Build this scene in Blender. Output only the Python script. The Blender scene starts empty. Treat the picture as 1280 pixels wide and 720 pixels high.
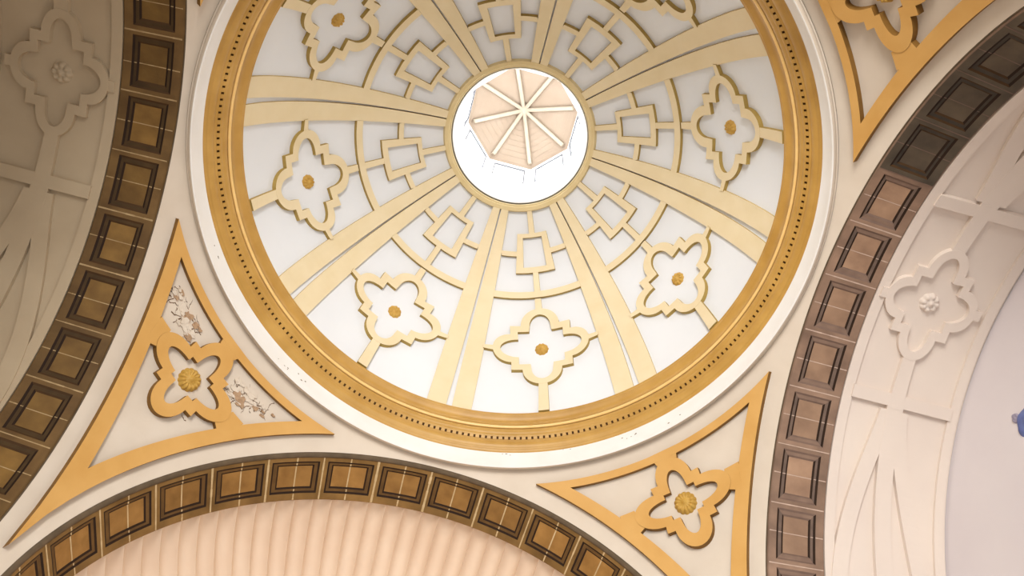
import bpy, math, random
from math import sin, cos, pi, radians as rad, sqrt, atan2, acos, asin, hypot
from mathutils import Matrix, Vector

random.seed(7)
C = bpy.context.scene.collection

# ------------------------------------------------------------------ helpers
class MB:
    """collects faces; build() links them as one mesh object"""
    def __init__(s): s.v = []; s.f = []; s.m = []; s.sm = []
    def add(s, pts, mat=0, smooth=False):
        b = len(s.v); s.v += [tuple(p) for p in pts]
        s.f.append(tuple(range(b, b + len(pts)))); s.m.append(mat); s.sm.append(smooth)
    def grid(s, rows, mat=0, smooth=True, closed=False):
        b = len(s.v); n = len(rows[0])
        for r in rows: s.v += [tuple(p) for p in r]
        for i in range(len(rows) - 1):
            for j in range(n if closed else n - 1):
                k = (j + 1) % n
                s.f.append((b + i*n + j, b + i*n + k, b + (i+1)*n + k, b + (i+1)*n + j)); s.m.append(mat); s.sm.append(smooth)
    def build(s, name, mats, parent=None, toward=None):
        me = bpy.data.meshes.new(name)
        me.from_pydata(s.v, [], s.f)
        for mt in (mats if isinstance(mats, (list, tuple)) else [mats]): me.materials.append(mt)
        me.polygons.foreach_set('material_index', s.m); me.polygons.foreach_set('use_smooth', s.sm)
        me.update()
        o = bpy.data.objects.new(name, me); C.objects.link(o)
        if parent is not None: o.parent = parent
        return o

def tag(o, label=None, cat=None, group=None, kind=None):
    if label: o['label'] = label
    if cat: o['category'] = cat
    if group: o['group'] = group
    if kind: o['kind'] = kind
    return o

def empty(name, loc=(0, 0, 0)):
    o = bpy.data.objects.new(name, None); C.objects.link(o); o.empty_display_size = .3
    return o

def resample(pts, d, closed=False):
    out = []; n = len(pts)
    for i in range(n if closed else n - 1):
        a, b = pts[i], pts[(i + 1) % n]
        k = max(1, int(math.ceil(hypot(b[0]-a[0], b[1]-a[1]) / d)))
        for j in range(k): out.append((a[0] + (b[0]-a[0])*j/k, a[1] + (b[1]-a[1])*j/k))
    if not closed: out.append(pts[-1])
    return out

def band(mb, outer, inner, f, h, h0=0.0, closed=True, mat=0, side=1, bev=.0, nsub=1):
    """raised flat band between two matched 2-D curves laid on the surface f(u, v, height)"""
    n = len(outer); rng = range(n if closed else n - 1)
    for i in rng:
        j = (i + 1) % n
        a, b, c, d = outer[i], outer[j], inner[j], inner[i]
        if bev:
            def mix(p, q, t): return (p[0] + (q[0]-p[0])*t, p[1] + (q[1]-p[1])*t)
            A, B, Cc, D = mix(a, d, bev), mix(b, c, bev), mix(c, b, bev), mix(d, a, bev)
            mb.add([f(*A, h), f(*B, h), f(*Cc, h), f(*D, h)], mat)
            hh = h*.72
            mb.add([f(*a, hh), f(*b, hh), f(*B, h), f(*A, h)], mat)
            mb.add([f(*D, h), f(*Cc, h), f(*c, hh), f(*d, hh)], mat)
            mb.add([f(*a, h0), f(*b, h0), f(*b, hh), f(*a, hh)], side)
            mb.add([f(*d, hh), f(*c, hh), f(*c, h0), f(*d, h0)], side)
        else:
            mix = lambda p, q, t: (p[0] + (q[0]-p[0])*t, p[1] + (q[1]-p[1])*t)
            for q in range(nsub):
                t0, t1 = q/nsub, (q + 1)/nsub
                mb.add([f(*mix(a, d, t0), h), f(*mix(b, c, t0), h), f(*mix(b, c, t1), h), f(*mix(a, d, t1), h)], mat, nsub > 1)
            mb.add([f(*a, h0), f(*b, h0), f(*b, h), f(*a, h)], side)
            mb.add([f(*d, h), f(*c, h), f(*c, h0), f(*d, h0)], side)
    if not closed:
        for i in (0, n - 1):
            mb.add([f(*outer[i], h0), f(*inner[i], h0), f(*inner[i], h), f(*outer[i], h)], side)

def bar(mb, a, b, w0, w1, f, h, d=.08, mat=0, side=1):
    """straight raised bar from a to b with half widths w0, w1"""
    dx, dy = b[0]-a[0], b[1]-a[1]; L = hypot(dx, dy); nx, ny = -dy/L, dx/L
    k = max(1, int(math.ceil(L/d)))
    o = []; i_ = []
    for j in range(k + 1):
        t = j/k; w = w0 + (w1-w0)*t; x, y = a[0]+dx*t, a[1]+dy*t
        o.append((x+nx*w, y+ny*w)); i_.append((x-nx*w, y-ny*w))
    band(mb, o, i_, f, h, closed=False, mat=mat, side=side)

def quarter(E, c1, c2, N, n=9):
    """one quarter of a barbed quatrefoil: E lobe ellipse, stepped corner, N lobe ellipse"""
    (ecx, erx, ery), (ncy, nrx, nry) = E, N
    pts = [(ecx + erx*cos(t*pi/2/n), ery*sin(t*pi/2/n)) for t in range(n + 1)]
    pts += [c1, c2]
    pts += [(nrx*cos(t*pi/2/n), ncy + nry*sin(t*pi/2/n)) for t in range(n + 1)]
    return pts

def four(q):
    out = list(q)
    out += [(-x, y) for x, y in reversed(q[:-1])]
    out += [(-x, -y) for x, y in q[1:]]
    out += [(x, -y) for x, y in list(reversed(q[:-1]))[:-1]]
    return out

def matched(out, inn, d=.07):
    """subdivide two matched closed outlines alike"""
    O, I = [], []; n = len(out)
    for i in range(n):
        j = (i + 1) % n
        L = max(hypot(out[j][0]-out[i][0], out[j][1]-out[i][1]), hypot(inn[j][0]-inn[i][0], inn[j][1]-inn[i][1]))
        k = max(1, int(math.ceil(L/d)))
        for q in range(k):
            t = q/k
            O.append((out[i][0]+(out[j][0]-out[i][0])*t, out[i][1]+(out[j][1]-out[i][1])*t))
            I.append((inn[i][0]+(inn[j][0]-inn[i][0])*t, inn[i][1]+(inn[j][1]-inn[i][1])*t))
    return O, I

def rosette(mb, f, R, h, petals=8):
    """small flower: petals round a button, as a relief"""
    n = petals*6; m = 5; rows = []
    for i in range(m + 1):
        t = i/m; row = []
        for j in range(n):
            a = 2*pi*j/n; lobed = 1 - .07*(1 - abs(cos(petals*a/2)))*(t > .4)
            r = R*t*lobed
            prof = [1.15, 1.0, .55, .95, .85, 0.0][i]
            if i in (3, 4): prof *= .65 + .35*abs(cos(petals*a/2))
            row.append(f(r*cos(a), r*sin(a), h*prof))
        rows.append(row)
    mb.grid(rows, closed=True)

def lathe(mb, prof, n, mat=0, smooth=True, cx=0.0, cy=0.0):
    rows = [[(cx + r*cos(2*pi*j/n), cy + r*sin(2*pi*j/n), z) for j in range(n)] for r, z in prof]
    mb.grid(rows, mat, smooth, closed=True)

# ---------------------------------------------------------------- materials
def s2l(c):
    return tuple(((x/255)/12.92 if x/255 <= .04045 else ((x/255+.055)/1.055)**2.4) for x in c)

def mat(name, col, col2=None, scale=3.0, rough=.7, amount=.5, bump=.0, bscale=40.0, metallic=0.0, spec=.3, detail=6.0, vary=0.0):
    m = bpy.data.materials.new(name); m.use_nodes = True
    nt = m.node_tree; bs = nt.nodes['Principled BSDF']
    bs.inputs['Roughness'].default_value = rough; bs.inputs['Metallic'].default_value = metallic
    bs.inputs['Specular IOR Level'].default_value = spec
    tc = nt.nodes.new('ShaderNodeTexCoord')
    no = nt.nodes.new('ShaderNodeTexNoise'); no.inputs['Scale'].default_value = scale; no.inputs['Detail'].default_value = detail
    nt.links.new(tc.outputs['Object'], no.inputs['Vector'])
    cr = nt.nodes.new('ShaderNodeValToRGB')
    c1 = (*s2l(col), 1); c2 = (*s2l(col2 or col), 1)
    cr.color_ramp.elements[0].position = .5 - amount/2; cr.color_ramp.elements[1].position = .5 + amount/2
    cr.color_ramp.elements[0].color = c2; cr.color_ramp.elements[1].color = c1
    nt.links.new(no.outputs['Fac'], cr.inputs['Fac']); src = cr.outputs['Color']
    if vary:
        oi = nt.nodes.new('ShaderNodeObjectInfo'); mr = nt.nodes.new('ShaderNodeMapRange')
        mr.inputs['To Min'].default_value = 1 - vary; mr.inputs['To Max'].default_value = 1 + vary*.5
        hs = nt.nodes.new('ShaderNodeHueSaturation')
        nt.links.new(oi.outputs['Random'], mr.inputs['Value']); nt.links.new(mr.outputs['Result'], hs.inputs['Value'])
        nt.links.new(src, hs.inputs['Color']); src = hs.outputs['Color']
    nt.links.new(src, bs.inputs['Base Color'])
    if bump:
        n2 = nt.nodes.new('ShaderNodeTexNoise'); n2.inputs['Scale'].default_value = bscale; n2.inputs['Detail'].default_value = 4
        nt.links.new(tc.outputs['Object'], n2.inputs['Vector'])
        bp = nt.nodes.new('ShaderNodeBump'); bp.inputs['Strength'].default_value = bump; bp.inputs['Distance'].default_value = .02
        nt.links.new(n2.outputs['Fac'], bp.inputs['Height']); nt.links.new(bp.outputs['Normal'], bs.inputs['Normal'])
    return m

def emit(name, col, strength):
    m = bpy.data.materials.new(name); m.use_nodes = True; nt = m.node_tree
    nt.nodes.remove(nt.nodes['Principled BSDF'])
    e = nt.nodes.new('ShaderNodeEmission'); e.inputs['Color'].default_value = (*col, 1); e.inputs['Strength'].default_value = strength
    nt.links.new(e.outputs[0], nt.nodes['Material Output'].inputs['Surface'])
    return m

M = dict(
    white=mat('dome white limewash', (234, 239, 246), (229, 235, 243), 1.2, .75),
    cream=mat('cream rib paint', (235, 221, 188), (228, 212, 174), 2.5, .6, bump=.05),
    ribside=mat('rib edge shade', (196, 172, 116), (180, 154, 96), 4, .6),  # darker than the rib face: shade of the groove walls painted in
    olive=mat('ochre edge shade', (178, 152, 84), (160, 134, 70), 4, .6),  # olive tone paints shade onto the relief sides and undersides
    ringcream=mat('oculus ring paint', (224, 206, 162), (214, 194, 144), 4, .6),
    gold=mat('gilded plaster', (202, 160, 84), (174, 132, 58), 2.2, .42, .6, .08, 30, spec=.5),
    goldridge=mat('gilding highlight tone', (244, 208, 138), (236, 194, 118), 6, .3, spec=.6),  # lighter gold puts the ridge highlight into the colour
    dentildark=mat('painted gap shade', (92, 58, 16), (74, 46, 12), 6, .7),  # dark colour stands for the shade between dentils
    fascia=mat('fascia white paint', (240, 240, 240), (232, 231, 228), 2, .7),
    ivory=mat('ivory plaster', (224, 214, 200), (212, 200, 184), 1.6, .8, .6, .06, 25),
    pgold=mat('ochre border paint', (217, 173, 104), (202, 154, 82), 1.8, .6, .6, .08, 20),
    pgoldside=mat('ochre border edge shade', (142, 104, 46), (116, 82, 32), 3, .65),  # darker ochre paints shade on the raised border's sides
    rosegold=mat('rosette gilding', (212, 174, 92), (184, 142, 60), 8, .45),
    frameL=mat('umber voussoir', (124, 96, 56), (88, 64, 34), 2.6, .7, .5, .2, 18, vary=.22),  # base tones differ per arch, partly to carry the light on each
    panelL=mat('umber panel', (136, 104, 52), (100, 72, 32), 3.4, .65, .5, .2, 18, vary=.25),
    frameR=mat('rose brown voussoir', (156, 128, 108), (114, 92, 78), 2.6, .7, .5, .2, 18, vary=.16),
    panelR=mat('rose brown panel', (172, 140, 114), (134, 106, 86), 3, .65, .5, .2, 18, vary=.18),
    frameB=mat('ochre brown voussoir', (150, 116, 66), (108, 80, 40), 2.6, .7, .5, .2, 18, vary=.18),
    panelB=mat('ochre panel', (170, 128, 70), (128, 92, 44), 3.4, .65, .5, .2, 18, vary=.2),
    frameS=mat('sooty voussoir', (108, 96, 80), (74, 66, 56), 2.6, .75, .5, .2, 18, vary=.2),
    panelS=mat('sooty panel', (112, 98, 80), (76, 66, 56), 3, .75, .5, .2, 18, vary=.25),
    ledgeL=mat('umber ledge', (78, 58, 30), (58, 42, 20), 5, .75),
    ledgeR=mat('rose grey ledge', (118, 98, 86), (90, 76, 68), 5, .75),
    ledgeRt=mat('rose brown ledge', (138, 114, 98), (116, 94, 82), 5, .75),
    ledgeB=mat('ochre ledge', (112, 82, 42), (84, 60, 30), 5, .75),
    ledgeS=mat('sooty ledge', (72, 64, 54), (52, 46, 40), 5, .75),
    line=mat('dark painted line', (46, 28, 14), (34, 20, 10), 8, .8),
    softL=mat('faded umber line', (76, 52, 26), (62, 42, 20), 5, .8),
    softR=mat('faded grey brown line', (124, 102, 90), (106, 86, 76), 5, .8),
    jointL=mat('dusty mortar joint', (186, 162, 122), (150, 124, 86), 9, .8),
    jointR=mat('pinkish mortar joint', (206, 184, 168), (176, 152, 138), 9, .8),
    joint=mat('pale mortar joint', (214, 192, 152), (186, 160, 116), 9, .8),
    arris=mat('grey brown arris', (112, 96, 76), (80, 68, 52), 5, .75, .6, .1, 25),
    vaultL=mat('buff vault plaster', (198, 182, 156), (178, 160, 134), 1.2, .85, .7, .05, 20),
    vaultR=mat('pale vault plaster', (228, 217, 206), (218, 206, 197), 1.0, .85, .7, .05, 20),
    shell=mat('peach shell plaster', (238, 220, 200), (230, 208, 186), 1.6, .8, .6, .05, 25),
    wallw=mat('lilac white plaster', (226, 222, 226), (218, 213, 219), .8, .85, .6),
    blue=mat('blue paint', (122, 138, 188), (86, 100, 162), 6, .7),
    greyviolet=mat('grey violet paint', (168, 162, 180), (150, 146, 170), 6, .8),
    stone=mat('masonry', (200, 186, 166), (180, 166, 146), 1, .9),
    peach=mat('lantern ceiling boards', (148, 130, 112), (142, 123, 104), 3, .7),
    beam=mat('lantern beam paint', (170, 156, 137), (163, 149, 130), 4, .65),
    lwhite=mat('lantern white paint', (242, 242, 242), (238, 238, 236), 2, .7),
    wframe=mat('window frame grey', (110, 110, 114), (104, 104, 108), 5, .6),
    patch=mat('bare render under peeled paint', (190, 160, 130), (168, 140, 112), 9, .9, .6, .4, 30),
    crack=mat('painted crack shade', (112, 84, 58), (90, 64, 42), 12, .9),  # dark colour stands for shade inside the cracks
    chip=mat('chipped paint', (120, 104, 70), (92, 80, 52), 14, .9),
)
M['daylight'] = emit('daylight in lantern window', (.93, .965, 1.0), 9.5)

# ------------------------------------------------------- geometry of the place
A = 5.0          # half side of the crossing
ZS = 8.111       # springing height
RA = 4.698       # arch radius at the crossing face
S = hypot(A, RA) # pendentive sphere
ZD, RD = 13.02, 4.535
R_OC, Z_OC = 1.364, 17.35
OX = .058

def lean(z): return OX*max(0.0, min(1.0, (z - 13.9)/3.45))

def dome_pt(al, ph, h=0.0):
    r = RD - h
    z = ZD + r*cos(al)
    return (lean(z) + r*sin(al)*cos(ph), r*sin(al)*sin(ph), z)

# ---------------------------------------------------------------------- dome
dome = tag(empty('dome'), 'white dome with cream ribs and quatrefoil reliefs around the round skylight', 'dome', kind='thing')
b = MB()
a0, a1 = rad(17.8), rad(78.7)
b.grid([[dome_pt(a0 + (a1-a0)*i/40, 2*pi*j/160) for j in range(160)] for i in range(41)], closed=True)
b.build('shell', M['white'], dome)

# eight ribs, each two flat strips beside a narrow groove
def make_rib(ph):
    b = MB(); n = 36
    for s in (-1, 1):
        o, i_ = [], []
        for k in range(n + 1):
            t = k/n; al = rad(18.6) + (rad(78.4) - rad(18.6))*t; rho = RD*sin(al)
            ow = rad(6.2 - .85*t); iw = (.013 + .042*t**2)/rho
            o.append((al, s*ow)); i_.append((al, s*iw))
        band(b, o, i_, lambda al, p, h: dome_pt(al, ph + p, h*(1 - .62*(al - rad(18.6))/rad(60))), .10, closed=False, side=1)
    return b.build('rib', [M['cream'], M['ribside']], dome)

for k in range(8): make_rib(k*pi/4)

# ring round the oculus
b = MB()
f = lambda al, p, h: dome_pt(al, p, h)
n = 128
b.grid([[f(a, 2*pi*j/n, h) for j in range(n)] for a, h in ((rad(17.8), 0), (rad(17.8), .06), (rad(17.95), .085), (rad(18.35), .085), (rad(18.6), .11), (rad(19.6), .105), (rad(19.7), 0))], smooth=False, closed=True)
b.build('oculus_ring', M['ringcream'], dome)

HB = .085
QO = four(quarter((.60, .36, .33), (.60, .52), (.40, .52), (.52, .385, .375)))
QI = four(quarter((.45, .36, .21), (.45, .385), (.225, .385), (.50, .21, .26)))
# drop the doubled joints of the step so that both outlines keep the same count
QOm, QIm = matched(QO, QI)
AC = rad(57.6)
for k in range(8):
    ph = rad(22.5 + 45*k)
    def fm(u, v, h, ph=ph):
        al = AC - v/RD; rho = RD*sin(al)
        return dome_pt(al, ph + u/rho, h)
    def fa(al, u, h, ph=ph):
        a = rad(al); return dome_pt(a, ph + u/(RD*sin(a)), h)
    def fp(al, p, h, ph=ph): return dome_pt(rad(al), ph + rad(p), h)
    q = MB(); band(q, QOm, QIm, fm, HB, bev=.0)
    for s in (-1, 1): bar(q, (s*.93, 0), (s*1.15, 0), .055, .04, fm, HB - .002)
    bar(q, (0, -.86), (0, -1.62), .085, .098, fm, HB - .003)
    bar(q, (0, .86), (0, 1.12), .07, .06, fm, HB - .003)
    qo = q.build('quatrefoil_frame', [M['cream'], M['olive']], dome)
    r = MB(); rosette(r, fm, .135, .07, 10); r.build('rosette', M['rosegold'], qo)
    # trapezoid frame, stubs, stems and the cross bar
    L = MB()
    out = [(25.6, -.30), (36.2, -.405), (36.2, .405), (25.6, .30)]
    inn = [(26.7, -.195), (34.7, -.24), (34.7, .24), (26.7, .195)]
    def sub(p): 
        o = []
        for i in range(4):
            a, c = p[i], p[(i+1) % 4]
            for j in range(6): o.append((a[0]+(c[0]-a[0])*j/6, a[1]+(c[1]-a[1])*j/6))
        return o
    band(L, sub(out), sub(inn), fa, HB, closed=True)
    for s in (-1, 1):
        o = [(30.3, s*(.34 + .03*j)) for j in range(12)]; i_ = [(31.6, s*(.34 + .03*j)) for j in range(12)]
        band(L, o, i_, fa, HB - .002, closed=False)
    for (s0, s1, w0, w1) in ((19.3, 25.9, .05, .058), (35.9, 41.6, .055, .06)):
        o = [(s0 + (s1-s0)*j/6, -(w0+(w1-w0)*j/6)) for j in range(7)]; i_ = [(x, -y) for x, y in o]
        band(L, o, i_, fa, HB - .003, closed=False)
    o = [(41.4, -16.75 + 33.5*j/24) for j in range(25)]; i_ = [(43.1, p) for _, p in o]
    band(L, o, i_, fp, HB - .001, closed=False)
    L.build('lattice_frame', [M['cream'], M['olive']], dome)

# ------------------------------------------------------------------- cornice
cor = tag(empty('ring_moulding'), 'gold ring moulding with white band at the foot of the white dome', 'moulding', kind='thing')
N = 256
def arcp(p0, p1, bulge, n=6):
    out = []
    for i in range(n + 1):
        t = i/n; x = p0[0]+(p1[0]-p0[0])*t; y = p0[1]+(p1[1]-p0[1])*t
        k = 4*t*(1-t)*bulge; dx, dy = p1[0]-p0[0], p1[1]-p0[1]; L = hypot(dx, dy)
        out.append((x - dy/L*k, y + dx/L*k))
    return out
b = MB()
lathe(b, arcp((4.772, 13.205), (4.735, 13.25), -.01, 3) + arcp((4.735, 13.262), (4.655, 13.375), .02), N)
lathe(b, [(4.655, 13.375), (4.626, 13.392), (4.626, 13.402)], N, smooth=False)
lathe(b, [(4.594, 13.438), (4.58, 13.44), (4.568, 13.475)] + arcp((4.568, 13.48), (4.522, 13.60), .018), N)
lathe(b, arcp((4.484, 13.66), (4.40, 13.845), -.036, 8), N)
lathe(b, [(4.40, 13.845), (4.388, 13.85)] + arcp((4.388, 13.852), (4.37, 13.89), -.008, 3) + [(4.372, 13.90), (4.44, 13.902)], N)
gm = b.build('gold_moulding', M['gold'], cor)
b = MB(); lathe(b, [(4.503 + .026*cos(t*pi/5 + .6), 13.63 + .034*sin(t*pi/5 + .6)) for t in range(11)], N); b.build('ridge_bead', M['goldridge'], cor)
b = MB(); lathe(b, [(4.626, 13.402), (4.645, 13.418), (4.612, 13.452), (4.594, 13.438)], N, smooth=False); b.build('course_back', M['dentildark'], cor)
b = MB(); nd = 284
def cyl_block(mb, t0, t1, prof):
    sec = [[(r*cos(t), r*sin(t), z) for r, z in prof] for t in (t0, t1)]
    n = len(prof)
    for i in range(n):
        j = (i + 1) % n; mb.add([sec[0][i], sec[0][j], sec[1][j], sec[1][i]])
    mb.add(sec[0]); mb.add(sec[1][::-1])
for k in range(nd):
    t = 2*pi*k/nd; w = 2*pi/nd*.5
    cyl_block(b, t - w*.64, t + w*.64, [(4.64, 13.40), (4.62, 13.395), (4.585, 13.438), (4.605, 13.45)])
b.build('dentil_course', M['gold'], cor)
b = MB()
lathe(b, [(4.772, 13.205), (4.778, 13.20), (4.779, 12.79), (4.786, 12.772), (4.80, 12.766)], N)
fas = b.build('white_fascia', M['fascia'], cor)
b = MB()
lathe(b, [(4.80, 12.766), (4.82, 12.775), (4.845, 12.80), (4.862, 12.835), (4.872, 12.868)], N)
lathe(b, [(4.888 + .017*cos(pi*.75 + t*pi/6), 12.884 + .017*sin(pi*.75 + t*pi/6)) for t in range(10)], N)
lathe(b, [(4.89, 12.90), (4.908, 12.903)], N)
b.build('lower_fillet', M['ivory'], cor)
# chips in the white band
def on_fascia(ph, z, r=4.777): return (r*cos(ph), r*sin(ph), z)
for ph0, z0, n in ((rad(126.5), 12.93, 4), (rad(121.5), 12.98, 3), (rad(50), 13.06, 6), (rad(75), 13.17, 3), (rad(63.5), 13.17, 3), (rad(152), 12.97, 2), (rad(40), 12.9, 2)):
    for _ in range(n):
        p, z = ph0 + random.uniform(-.03, .03), z0 + random.uniform(-.05, .05)
        w, hh = random.uniform(.006, .03), random.uniform(.005, .016)
        c = MB(); pts = []
        for k in range(7):
            a = 2*pi*k/7; q = random.uniform(.5, 1.1); pts.append((p + w*q*cos(a)/4.78, z + hh*q*sin(a)))
        top = [on_fascia(x, y, 4.7745) for x, y in pts]; bot = [on_fascia(x, y, 4.779) for x, y in pts]
        c.add(top)
        for k in range(7): c.add([bot[k], bot[(k+1) % 7], top[(k+1) % 7], top[k]])
        c.build('paint_chip', M['chip'], fas)

# ------------------------------------------------------------------- lantern
lan = tag(empty('lantern'), 'bright octagonal skylight lantern with peach boarded ceiling at the top of the dome', 'lantern', kind='thing')
ZL, ZA = 20.35, 21.13
RL = 1.235
b = MB()
lathe(b, [(R_OC - .010, 17.37), (R_OC - .012, 17.33), (R_OC - .022, 17.322), (R_OC - .03, 17.34), (R_OC - .03, 17.39), (R_OC - .004, 17.41)], 96, cx=OX)
b.build('rim', M['lwhite'], lan)
octa = [(OX + RL*cos(rad(22.5 + 45*k)), RL*sin(rad(22.5 + 45*k))) for k in range(8)]
# drum: round below, eight flat walls with a window opening each above
b = MB()
W0, W1 = 18.75, 20.0
ROCT = 1.30
octw = [(OX + ROCT*cos(rad(22.5 + 45*k)), ROCT*sin(rad(22.5 + 45*k))) for k in range(8)]
n = 96
def oct_r(t, R):
    a = (t - rad(22.5)) % (pi/4); return R*cos(pi/8)/cos(a - pi/8)
rows = []
for i in range(7):
    q = i/6; z = 17.41 + (18.1 - 17.41)*q
    row = []
    for j in range(n):
        t = 2*pi*j/n; r = (R_OC - .004)*(1-q) + oct_r(t, ROCT)*q
        row.append((OX + r*cos(t), r*sin(t), z))
    rows.append(row)
b.grid(rows, closed=True)
zt = ZL - .02
def lerp3(p, q, t): return tuple(p[i] + (q[i]-p[i])*t for i in range(3))
for k in range(8):
    p, q = octw[k], octw[(k+1) % 8]
    P = lambda t, z: (p[0]+(q[0]-p[0])*t, p[1]+(q[1]-p[1])*t, z)
    t0, t1 = .16, .84
    b.add([P(0, 18.1), P(1, 18.1), P(1, W0), P(0, W0)])
    b.add([P(0, W0), P(t0, W0), P(t0, W1), P(0, W1)])
    b.add([P(t1, W0), P(1, W0), P(1, W1), P(t1, W1)])
    b.add([P(0, W1), P(1, W1), P(1, zt), P(0, zt)])
    # reveals
    ph = rad(45 + 45*k); d = .16
    Q = lambda t, z: tuple(Vector(P(t, z)) + Vector((cos(ph)*d, sin(ph)*d, 0)))
    b.add([P(t0, W0), P(t1, W0), Q(t1, W0), Q(t0, W0)]); b.add([P(t0, W1), P(t1, W1), Q(t1, W1), Q(t0, W1)])
    b.add([P(t0, W0), P(t0, W1), Q(t0, W1), Q(t0, W0)]); b.add([P(t1, W0), P(t1, W1), Q(t1, W1), Q(t1, W0)])
b.build('drum', M['lwhite'], lan)
for k in range(8):
    p, q = octw[k], octw[(k+1) % 8]; ph = rad(45 + 45*k); nrm = Vector((cos(ph), sin(ph), 0))
    P = lambda t, z, d=.0: tuple(Vector((p[0]+(q[0]-p[0])*t, p[1]+(q[1]-p[1])*t, z)) + nrm*d)
    t0, t1 = .16, .84
    w = MB()
    def rect(mb, ta, tb, za, zb, d0, d1):
        c = [P(ta, za, d0), P(tb, za, d0), P(tb, zb, d0), P(ta, zb, d0)]; e = [P(ta, za, d1), P(tb, za, d1), P(tb, zb, d1), P(ta, zb, d1)]
        mb.add(c); mb.add(e[::-1])
        for i in range(4): mb.add([c[i], c[(i+1) % 4], e[(i+1) % 4], e[i]])
    fw = .018
    rect(w, t0 - .03, t0, W0 - .03, W1 + .03, -.012, .02); rect(w, t1, t1 + .03, W0 - .03, W1 + .03, -.012, .02)
    rect(w, t0, t1, W0 - .03, W0, -.012, .02); rect(w, t0, t1, W1, W1 + .03, -.012, .02)
    wf = w.build('window_frame', M['wframe'], lan)
    g = MB(); g.add([P(t0, W0, .15), P(t1, W0, .15), P(t1, W1, .15), P(t0, W1, .15)]); g.build('pane', M['daylight'], wf)
b = MB()
apex = (OX, 0, ZA)
for k in range(8):
    p, q = octa[k], octa[(k+1) % 8]
    for i in range(10):
        s0, s1 = i/10, (i+1)/10
        def at(c, s, dz=0): return (c[0] + (apex[0]-c[0])*s, c[1] + (apex[1]-c[1])*s, ZL + (ZA-ZL)*s + dz)
        st = .012
        b.add([at(p, s0), at(q, s0), at(q, s1, -st), at(p, s1, -st)] if i < 9 else [at(p, s0), at(q, s0), apex])
    b.add([(octw[k][0], octw[k][1], zt), (octw[(k+1) % 8][0], octw[(k+1) % 8][1], zt), (q[0], q[1], ZL), (p[0], p[1], ZL)])
b.build('boarded_ceiling', M['peach'], lan)
for k in range(8):
    p = Vector((*octa[k], ZL)); e = Vector(apex); ax = (e - p).normalized(); sd = ax.cross(Vector((0, 0, 1))).normalized(); up = sd.cross(ax).normalized()
    b = MB(); c = []
    for P0 in (p + ax*.05, e - ax*.05):
        c.append([tuple(P0 + sd*x + up*y) for x, y in ((-.045, .02), (.045, .02), (.045, -.075), (.03, -.09), (-.03, -.09), (-.045, -.075))])
    for i in range(6): b.add([c[0][i], c[0][(i+1) % 6], c[1][(i+1) % 6], c[1][i]])
    b.add(c[0][::-1]); b.add(c[1]); b.build('beam', M['beam'], lan)
b = MB(); lathe(b, [(.0, ZA - .17), (.06, ZA - .165), (.10, ZA - .13), (.11, ZA - .08), (.11, ZA)], 24, cx=OX); b.build('boss', M['beam'], lan)

# ---------------------------------------------------------------- pendentives
def sph(rho, ph, h=0.0):
    """point of the pendentive sphere at plan radius rho, raised h towards the crossing"""
    al = asin(min(1.0, rho/S)); r = S - h
    return (r*sin(al)*cos(ph), r*sin(al)*sin(ph), ZS + r*cos(al))

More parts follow.
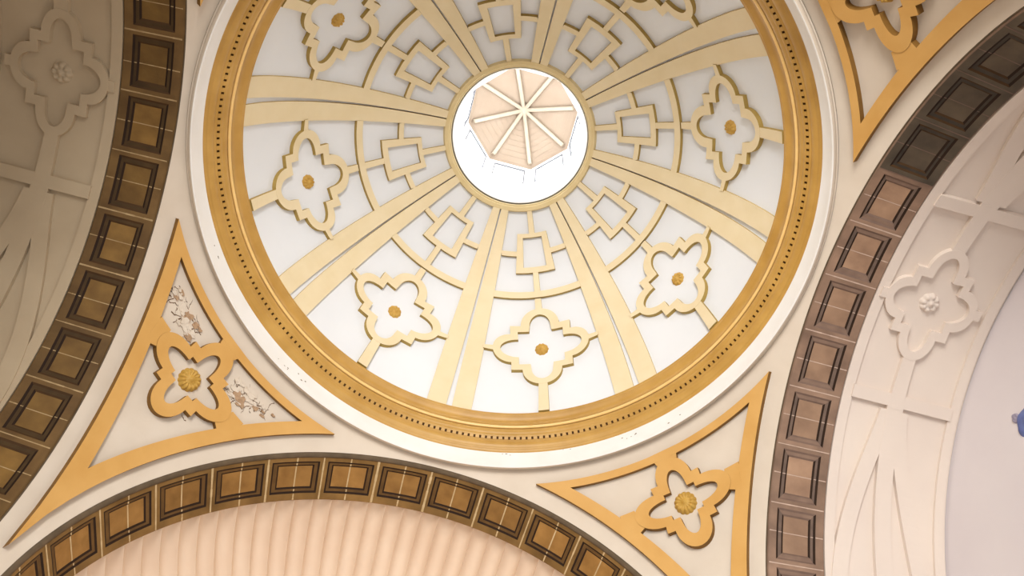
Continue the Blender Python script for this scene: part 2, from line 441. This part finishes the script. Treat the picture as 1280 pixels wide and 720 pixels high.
PO = four(quarter((.42, .42, .28), (.43, .40), (.30, .40), (.42, .30, .36)))
PI_ = four(quarter((.27, .34, .14), (.27, .22), (.15, .22), (.28, .145, .28)))
POm, PIm = matched(PO, PI_)
labels = {
    135: 'ivory pendentive with cracked peeling plaster beside its ochre quatrefoil',
    45: 'ivory pendentive with intact ochre quatrefoil between rose brown arch and fluted niche',
    -45: 'shaded ivory pendentive above the upper end of the rose brown arch',
    -135: 'ivory pendentive of which only the tip shows, beside the upper end of the umber arch',
}
pend = {}
for deg in (135, 45, -45, -135):
    p0 = rad(deg)
    root = tag(empty('pendentive'), labels[deg], 'pendentive', group='pendentives under the dome'); pend[deg] = root
    b = MB(); m = 30; rows = []
    side = [pi/4 - atan2(RA*cos(pi/2*i/48), A) for i in range(49)]
    ds = [-x for x in reversed(side)] + [0.0] + side; n = len(ds) - 1
    R0 = 4.915
    for j in range(m + 1):
        row = []
        for i in range(n + 1):
            d = ds[i]; c = cos(pi/4 - abs(d))  # angle from the nearer arch axis
            rb = min(A/c, S)
            al0, al1 = asin(R0/S), asin(rb/S)
            al = al0 + (al1-al0)*j/m
            row.append(sph(S*sin(al), p0 + d))
        rows.append(row)
    b.grid(rows); b.build('plaster_field', M['ivory'], root)
    # border
    def tri(rr, xx, ext=0.0, n1=40, n2=40):
        pts = []; pe = pi/4 - acos(xx/rr)
        for i in range(n1): pts.append((rr, -pe + 2*pe*i/n1))
        tip = min(xx*sqrt(2), S*.9985)
        for i in range(n2):
            d = pe*(1 - i/n2); x_ = xx + (S*.9985/sqrt(2) - xx)*(i/n2)**2*ext; pts.append((min(x_/cos(pi/4 - d), S*.9985), d))
        for i in range(n2):
            d = -pe*i/n2; x_ = xx + (S*.9985/sqrt(2) - xx)*(1 - i/n2)**2*ext; pts.append((min(x_/cos(pi/4 + d), S*.9985), d))
        return pts
    b = MB()
    band(b, tri(5.11, 4.90 if deg == -135 else 4.80, .95), tri(5.195, 4.65), lambda r_, d, h: sph(r_, p0 + d, h), .105, nsub=6)
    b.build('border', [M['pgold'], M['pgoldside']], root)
    def fq(u, v, h, p0=p0):
        al = asin(5.675/S) - v/S; rho = S*sin(al); q = S - h
        return (q*sin(al)*cos(p0 + u/rho), q*sin(al)*sin(p0 + u/rho), ZS + q*cos(al))
    q = MB(); band(q, POm, PIm, fq, .113)
    for s in (-1, 1): bar(q, (s*.76, 0), (s*1.0, -.08), .16, .22, fq, .103)
    bar(q, (0, .72), (0, .92), .18, .24, fq, .102)
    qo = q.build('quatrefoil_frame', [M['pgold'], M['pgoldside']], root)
    r = MB(); rosette(r, fq, .19, .11, 14); r.build('rosette', M['rosegold'], qo)
    if deg == 135:
        def flake(u, v, R, hgt, mt, nm, sx=1.0, sy=1.0, n=13):
            b = MB(); pts = []
            for k in range(n):
                a = 2*pi*k/n; rr = R*random.uniform(.55, 1.15); pts.append((u + rr*sx*cos(a), v + rr*sy*sin(a)))
            top = [fq(*p, hgt*random.uniform(.6, 1.3)) for p in pts]; bot = [fq(*p, -.002) for p in pts]
            cc = fq(u, v, hgt*.8)
            for k in range(n):
                b.add([cc, top[k], top[(k+1) % n]]); b.add([bot[k], bot[(k+1) % n], top[(k+1) % n], top[k]])
            return b.build(nm, mt, root)
        def crackline(pts, w, nm='crack'):
            b = MB(); P = resample(pts, .03); o, i_ = [], []
            for k, (x, y) in enumerate(P):
                ww = w*random.uniform(.3, 1.2); jx, jy = random.uniform(-.012, .012), random.uniform(-.012, .012)
                o.append((x + jx + ww*.6, y + jy + ww*.6)); i_.append((x + jx - ww*.6, y + jy - ww*.6))
            band(b, o, i_, fq, .004, -.002, closed=False, mat=0, side=0)
            b.build(nm, M['crack'], root)
        for s in (-1, 1):
            pass
        # upper plaster field beside the umber arch (negative u) and the field beside the niche (positive u)
        rg = random.Random(11)
        zones = [((.52, .30), (.62, .60)), ((.70, .34), (.95, .60)), ((.95, .44), (1.30, .62))]
        for s in (-1, 1):
            for (lo, hi), nfl, big in zip(zones, (6, 8, 5), (.085, .11, .06)):
                for _ in range(nfl):
                    u, v = rg.uniform(lo[0], hi[0])*s, rg.uniform(lo[1], hi[1])
                    flake(u, v, big*rg.uniform(.4, 1.0), rg.uniform(.012, .04), M['patch' if rg.random() < .4 else 'ivory'], 'plaster_flake', 1.25, .7)
        cl = [(-.45, -.46, .22, .3, .014)]
        for s in (-1, 1):
            for (lo, hi), nc in zip(zones, (6, 8, 6)):
                for _ in range(nc):
                    cl.append((rg.uniform(lo[0], hi[0])*s, rg.uniform(lo[1], hi[1]), rg.uniform(.1, .24), rg.uniform(-1.4, 1.4), rg.uniform(.007, .014)))
        for (u, v, L_, a, w) in cl:
            pts = [(u, v)]
            for k in range(4):
                a += random.uniform(-.7, .7); pts.append((pts[-1][0] + L_/4*cos(a), pts[-1][1] + L_/4*sin(a)))
            crackline(pts, w)

# ------------------------------------------------------------- coffered arches
XB0, XB1 = 5.036, 5.80      # coffered band along the arch axis
def r_sof(x): return 4.66 + (4.515 - 4.66)*(x - XB0)/(XB1 - XB0)
def arch_map(rot):
    ca, sa = cos(rot), sin(rot)
    def f(x, th, h):
        r = r_sof(x) + h; y, z = r*cos(th), ZS + r*sin(th)
        return (ca*x - sa*y, sa*x + ca*y, z)
    return f
STEP = rad(11.25)
def make_coffer(f, t0, mats, root, rng, jw=.012):
    """one coffer: voussoir frame, two dark outlines and a raised field, with pale joints"""
    b = MB()
    X = lambda u: XB0 + (XB1 - XB0)*u
    T = lambda v: t0 + STEP*v
    def ring(o, i_, h0, h1, mt):
        (a0, a1, c0, c1), (e0, e1, g0, g1) = o, i_
        nn = 6
        def side(p, q, pi_, qi, mt):
            for k in range(nn):
                s, t = k/nn, (k+1)/nn
                L = lambda A_, B_, s: (A_[0]+(B_[0]-A_[0])*s, A_[1]+(B_[1]-A_[1])*s)
                A1, B1, A2, B2 = L(p, q, s), L(p, q, t), L(pi_, qi, s), L(pi_, qi, t)
                b.add([f(X(A1[0]), T(A1[1]), h0), f(X(B1[0]), T(B1[1]), h0), f(X(B2[0]), T(B2[1]), h1), f(X(A2[0]), T(A2[1]), h1)], mt)
        co = [(a0, c0), (a1, c0), (a1, c1), (a0, c1)]; ci = [(e0, g0), (e1, g0), (e1, g1), (e0, g1)]
        for k in range(4):
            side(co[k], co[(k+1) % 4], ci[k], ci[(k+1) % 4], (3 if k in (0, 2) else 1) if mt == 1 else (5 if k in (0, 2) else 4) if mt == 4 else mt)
    e = lambda: rng.uniform(-.008, .008)
    o = (0, 1, 0, 1); r1 = (.135 + e(), .855 + e(), .075 + e(), .925 + e())
    g = .040; r2 = (r1[0]+g, r1[1]-g, r1[2]+g*.8, r1[3]-g*.8)
    r3 = (.225 + e(), .765 + e(), .165 + e(), .835 + e()); g2 = .036; r4 = (r3[0]+g2, r3[1]-g2, r3[2]+g2*.8, r3[3]-g2*.8)
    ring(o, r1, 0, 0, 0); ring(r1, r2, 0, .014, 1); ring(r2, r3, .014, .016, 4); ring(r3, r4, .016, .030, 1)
    # pale joints: half a joint at each end and one across the middle
    def joint(v, w, u0, u1, h):
        k = 6
        for i in range(k):
            ua, ub = u0+(u1-u0)*i/k, u0+(u1-u0)*(i+1)/k
            w2 = w*rng.uniform(.7, 1.2)
            b.add([f(X(ua), T(v-w2), h), f(X(ub), T(v-w2), h), f(X(ub), T(v+w2), h), f(X(ua), T(v+w2), h)], 2)
    joint(.0, jw*rng.uniform(.7, 1.2), 0, 1, -.004)
    m = .5 + rng.uniform(-.03, .03)
    joint(m, jw*.8, 0, r1[0], -.003); joint(m, jw*.8, r1[1], 1, -.003)
    joint(m, jw*.7, r2[0], r3[0], .008); joint(m, jw*.7, r3[1], r2[1], .008)
    c = b.build('coffer', [mats[0], M['line'], mats[2], mats[3], mats[4], mats[5]], root)
    p = MB()
    nn = 6
    h = .052
    for i in range(nn):
        for j in range(nn):
            u0, u1 = r4[0]+(r4[1]-r4[0])*i/nn, r4[0]+(r4[1]-r4[0])*(i+1)/nn
            v0, v1 = r4[2]+(r4[3]-r4[2])*j/nn, r4[2]+(r4[3]-r4[2])*(j+1)/nn
            p.add([f(X(u0), T(v0), .030), f(X(u1), T(v0), .030), f(X(u1), T(v1), .030), f(X(u0), T(v1), .030)], 0)
    for i in range(6):
        ua, ub = r4[0]+(r4[1]-r4[0])*i/6, r4[0]+(r4[1]-r4[0])*(i+1)/6
        p.add([f(X(ua), T(m-jw*.7), .027), f(X(ub), T(m-jw*.7), .027), f(X(ub), T(m+jw*.7), .027), f(X(ua), T(m+jw*.7), .027)], 1)
    p.build('panel', [mats[1], mats[2]], c)
    return c

def coffered_arch(name, label, rot, th0, n, mats, seed, jw, sooty=None, wide=False):
    rng = random.Random(seed)
    root = tag(empty(name), label, 'arch', group='coffered arches')
    f = arch_map(rot); ca, sa = cos(rot), sin(rot)
    for k in range(n):
        # the upper coffers of the rose brown arch are blackened
        make_coffer(f, th0 + STEP*k, sooty if sooty and k >= 10 else mats, root, rng, jw)
    def polar(x, r, th):
        y, z = r*cos(th), ZS + r*sin(th); return (ca*x - sa*y, sa*x + ca*y, z)
    b = MB(); t0, t1 = 0.0, pi; K = 140
    prof = [(5.003, 4.73), (5.002, 4.700), (5.004, 4.684), (5.014, 4.680), (5.016, 4.690)]
    b.grid([[polar(x, r, t0 + (t1-t0)*j/K) for j in range(K + 1)] for x, r in prof], 0)
    prof = [(5.016, 4.690), (5.018, 4.672), (5.026, 4.664), (XB0, r_sof(XB0))]
    b.grid([[polar(x, r, t0 + (t1-t0)*j/K) for j in range(K + 1)] for x, r in prof], 1)
    if wide:
        prof = [(5.002, 4.70), (5.004, 4.674), (5.02, 4.656), (5.045, 4.650), (5.072, 4.645), (5.074, 4.656)]
        b.grid([[polar(x, r, t0 + (t1-t0)*j/K) for j in range(K + 1)] for x, r in prof], 0)
    b.build('edge_moulding', [M['arris'], mats[0]], root)
    b = MB()
    prof = [(XB1, r_sof(XB1)), (XB1 + .012, r_sof(XB1) + .004), (XB1 + .012, 4.70)]
    b.grid([[polar(x, r, t0 + (t1-t0)*j/K) for j in range(K + 1)] for x, r in prof], 0, smooth=False)
    # masonry back of the arch
    prof = [(XB0 - .02, 4.79), (XB1 + .012, 4.70)]
    b.grid([[polar(x, r, t0 + (t1-t0)*j/K) for j in range(K + 1)] for x, r in prof], 0)
    b.build('inner_edge', mats[0], root)
    return root

# rotation: local +x points away from the crossing; th measured from local +y
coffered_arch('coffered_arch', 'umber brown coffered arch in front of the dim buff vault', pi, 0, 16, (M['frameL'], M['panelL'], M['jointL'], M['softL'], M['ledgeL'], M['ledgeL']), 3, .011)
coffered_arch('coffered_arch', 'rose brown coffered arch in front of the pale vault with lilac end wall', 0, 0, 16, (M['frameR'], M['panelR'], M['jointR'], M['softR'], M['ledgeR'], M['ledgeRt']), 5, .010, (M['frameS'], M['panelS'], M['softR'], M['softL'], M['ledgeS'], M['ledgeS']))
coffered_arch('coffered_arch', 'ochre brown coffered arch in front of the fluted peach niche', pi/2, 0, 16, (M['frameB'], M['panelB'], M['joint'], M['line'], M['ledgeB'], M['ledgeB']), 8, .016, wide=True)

# -------------------------------------------------------------- side vaults
RV = 4.555; XV1 = 7.76
def vault(name, label, rot, mt):
    root = tag(empty(name), label, 'vault', group='side vaults')
    ca, sa = cos(rot), sin(rot)
    def f(x, v, h):      # v: arc length from the crown
        th = pi/2 - v/RV; r = RV - h
        y, z = r*cos(th), ZS + r*sin(th); return (ca*x - sa*y, sa*x + ca*y, z)
    b = MB(); V = RV*pi/2
    b.grid([[f(x, -V + 2*V*j/90, 0) for j in range(91)] for x in [XB1 + .016 + (XV1 - XB1 - .016)*i/6 for i in range(7)]])
    b.build('barrel_surface', mt, root)
    cx = 6.68
    g = lambda u, v, h: f(cx + u, v, h)
    sc = lambda pts: [(x*.74, y*1.05) for x, y in pts]
    q = MB(); O, I = sc(QOm), sc(QIm); band(q, O, I, g, .085, side=0)
    for s in (-1, 1):
        bar(q, (0, s*.90), (0, s*1.75), .10, .12, g, .080, side=0)
        bar(q, (s*.70, 0), (s*.80, 0), .08, .08, g, .080, side=0)
    qo = q.build('quatrefoil_frame', mt, root)
    r = MB(); rosette(r, g, .16, .08); r.build('rosette', mt, qo)
    for s in (-1, 1):
        L = MB()
        o = [(-.72 + 1.62*j/20, s*1.52) for j in range(21)]; i_ = [(x, s*1.72) for x, _ in o]
        band(L, o, i_, g, .078, closed=False, side=0)
        bar(L, (0, s*1.70), (.08, s*5.4), .13, .13, g, .076, side=0)
        for e in (-1, 1):
            P = []
            for k in range(25):
                t = k/24; P.append((e*(0.10 + .58*sin(t*pi/2)**1.3), s*(1.78 + 3.4*t)))
            w = .12
            band(L, [(x - w, y) for x, y in P], [(x + w, y) for x, y in P], g, .073, closed=False, side=0)
        L.build('strapwork', mt, root)
    for x0, x1 in ((-.855, -.70), (.88, 1.03)):
        e = MB(); o = [(x0, -V*.98 + 2*V*.98*j/80) for j in range(81)]; i_ = [(x1, v) for _, v in o]
        band(e, o, i_, g, .05, closed=False, side=0); e.build('edge_band', mt, root)
    return root
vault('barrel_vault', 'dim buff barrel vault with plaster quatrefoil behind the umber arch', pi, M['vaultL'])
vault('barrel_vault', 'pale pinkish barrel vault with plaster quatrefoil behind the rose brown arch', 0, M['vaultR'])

# end walls behind the vaults
def box(mb, x0, x1, y0, y1, z0, z1, mt=0):
    P = [(x, y, z) for x in (x0, x1) for y in (y0, y1) for z in (z0, z1)]
    for q in ((0, 1, 3, 2), (4, 6, 7, 5), (0, 4, 5, 1), (2, 3, 7, 6), (0, 2, 6, 4), (1, 5, 7, 3)): mb.add([P[i] for i in q], mt)
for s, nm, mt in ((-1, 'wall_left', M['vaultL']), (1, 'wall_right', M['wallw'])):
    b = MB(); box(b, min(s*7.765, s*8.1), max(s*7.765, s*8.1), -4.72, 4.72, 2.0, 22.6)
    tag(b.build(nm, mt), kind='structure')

# blue ornament on the end wall
def fw(u, v, h): return (7.765 - h, FWY + u, FWZ + v)
FWY, FWZ = .85, 10.96
bl = tag(empty('wall_ornament'), 'small blue painted plaster ornament on the lilac white end wall', 'ornament')
b = MB(); rosette(b, fw, .24, .05, 5); b.build('flower', M['blue'], bl)
b = MB(); rosette(b, lambda u, v, h: fw(u*.7 + .10, v + .25, h), .10, .03, 4); b.build('leaf', M['greyviolet'], bl)

# ------------------------------------------------------------- fluted niche
con = tag(empty('shell_niche'), 'peach half-dome niche of radiating flutes behind the ochre brown arch', 'niche')
YC = XB1 + .02; RC = 4.60; DEP = 4.1
NF = 46
for k in range(NF):
    b = MB(); rows = []; n, m = 26, 8
    for i in range(n + 1):
        t = i/n*.97      # from rim to the hub at the back
        row = []
        for j in range(m + 1):
            u = j/m; th = pi*(k + u)/NF
            w = sin(pi*u)**.7                       # concave flute
            r = RC*(cos(t*pi/2)) ; y = YC + DEP*sin(t*pi/2)
            dr = 1 + (.034*w - .017)*(1 - .5*t)
            row.append((r*dr*cos(th), y, ZS + r*dr*sin(th)))
        rows.append(row)
    b.grid(rows); b.build('flute', M['shell'], con)
b = MB(); rows = []
for i in range(9):
    a = pi/2*i/8; rows.append([(.32*cos(a)*cos(pi*j/16), YC + DEP - .08 - .2*sin(a), ZS + .32*cos(a)*sin(pi*j/16)) for j in range(17)])
b.grid(rows); b.build('hub', M['shell'], con)

b = MB(); b.grid([[(4.60*cos(pi*j/48), YC + DEP*sin(pi*j/48), z) for j in range(49)] for z in (2.0, ZS - .02)])
tag(b.build('wall_apse', M['shell']), kind='structure')
# ------------------------------------------------ masonry added to seal out leaking light
for sx, sy, nm in ((-1, 1, 'wall_north_west'), (1, 1, 'wall_north_east'), (1, -1, 'wall_south_east'), (-1, -1, 'wall_south_west')):
    b = MB()
    xs = sorted((sx*5.0, sx*9.0)); ys = sorted((sy*4.82, sy*9.0)); box(b, *xs, *ys, 2.0, 22.6)
    xs = sorted((sx*4.82, sx*5.0)); ys = sorted((sy*5.0, sy*9.0)); box(b, *xs, *ys, 2.0, 22.6)
    tri_ = [(sx*4.70, sy*5.0), (sx*5.0, sy*4.70), (sx*5.0, sy*5.0)]
    for i in range(3):
        p, q = tri_[i], tri_[(i+1) % 3]; b.add([(*p, 2.0), (*q, 2.0), (*q, ZS - .012), (*p, ZS - .012)])
    b.add([(*p, ZS - .012) for p in tri_])
    tag(b.build(nm, M['ivory']), kind='structure')
b = MB(); box(b, -4.74, 4.74, 10.1, 10.4, 2.0, 22.6); tag(b.build('wall_north', M['stone']), kind='structure')
b = MB()
K = 60
rows = [[], []]
for j in range(K + 1):
    t = pi*j/K; c, s_ = cos(t), sin(t)
    rows[0].append((4.70*c, -5.01, ZS + 4.70*s_))
    k = min(9.0/max(abs(c), 1e-6), 14.4/max(s_, 1e-6)); rows[1].append((k*c, -5.01, ZS + k*s_))
b.grid(rows, smooth=False); tag(b.build('wall_south', M['stone']), kind='structure')
b = MB(); box(b, -9.0, 9.0, -9.0, 10.4, 22.6, 22.9); tag(b.build('ceiling', M['stone']), kind='structure')  # unseen slab added to stop sky light leaking through the joints

for k, (x0, x1, y0, y1) in enumerate(((-5.79, -5.01, 4.60, 4.80), (-5.79, -5.01, -4.80, -4.60), (5.01, 5.79, 4.60, 4.80), (5.01, 5.79, -4.80, -4.60), (-4.80, -4.60, 5.01, 5.79), (4.60, 4.80, 5.01, 5.79))):
    b = MB(); box(b, x0, x1, y0, y1, 2.0, ZS - .012)
    tag(b.build('wall_pier', M['ivory']), kind='structure')

# ------------------------------------------------------------------- lights
w = bpy.data.worlds.new('daylight'); bpy.context.scene.world = w; w.use_nodes = True
bg = w.node_tree.nodes['Background']; bg.inputs['Color'].default_value = (1.0, .98, .96, 1); bg.inputs['Strength'].default_value = 0.62
def area(name, loc, target, sx, sy, power, col):
    d = bpy.data.lights.new(name, 'AREA'); d.shape = 'RECTANGLE'; d.size = sx; d.size_y = sy; d.energy = power; d.color = col
    o = bpy.data.objects.new(name, d); C.objects.link(o); o.location = loc
    o.rotation_euler = (Vector(target) - Vector(loc)).to_track_quat('-Z', 'Y').to_euler(); return o
# world light shaped to dim the -y pendentives: bright from -y, dark from +y
nt = w.node_tree
tc = nt.nodes.new('ShaderNodeTexCoord'); sx = nt.nodes.new('ShaderNodeSeparateXYZ'); mr = nt.nodes.new('ShaderNodeMapRange')
mr.inputs['From Min'].default_value = .7; mr.inputs['From Max'].default_value = -.7; mr.inputs['To Min'].default_value = .08; mr.inputs['To Max'].default_value = 1.05
nt.links.new(tc.outputs['Generated'], sx.inputs['Vector']); nt.links.new(sx.outputs['Y'], mr.inputs['Value']); nt.links.new(mr.outputs['Result'], bg.inputs['Strength'])
area('nave_fill_light', (-3.5, -15, 3.0), (2, 3, 12), 6, 8, 3200, (1.0, .94, .87))  # added unseen lamp on the nave side, brightens niche and lower pendentives

# ------------------------------------------------------------------- camera
Rm = ((0.96661429, 0.2506462, 0.05322866), (-0.25373854, 0.90738117, 0.33507637), (0.03568693, -0.33739577, 0.94068621))
cam = bpy.data.cameras.new('camera'); co = bpy.data.objects.new('camera', cam); C.objects.link(co)
cam.sensor_width = 36; cam.lens = 1085.42*36/1280; cam.clip_end = 200
mw = Matrix.Identity(4)
for i in range(3):
    mw[i][0] = Rm[i][0]; mw[i][1] = -Rm[i][1]; mw[i][2] = -Rm[i][2]
mw[0][3], mw[1][3], mw[2][3] = -0.26179, -3.03896, 0.0
co.matrix_world = mw
sc = bpy.context.scene; sc.camera = co
sc.view_settings.view_transform = 'Standard'; sc.view_settings.look = 'None'; sc.view_settings.gamma = 1; sc.view_settings.use_curve_mapping = False
sc.view_settings.exposure = 0.08
sc.cycles.use_denoising = True
sc.cycles.max_bounces = 10; sc.cycles.diffuse_bounces = 6
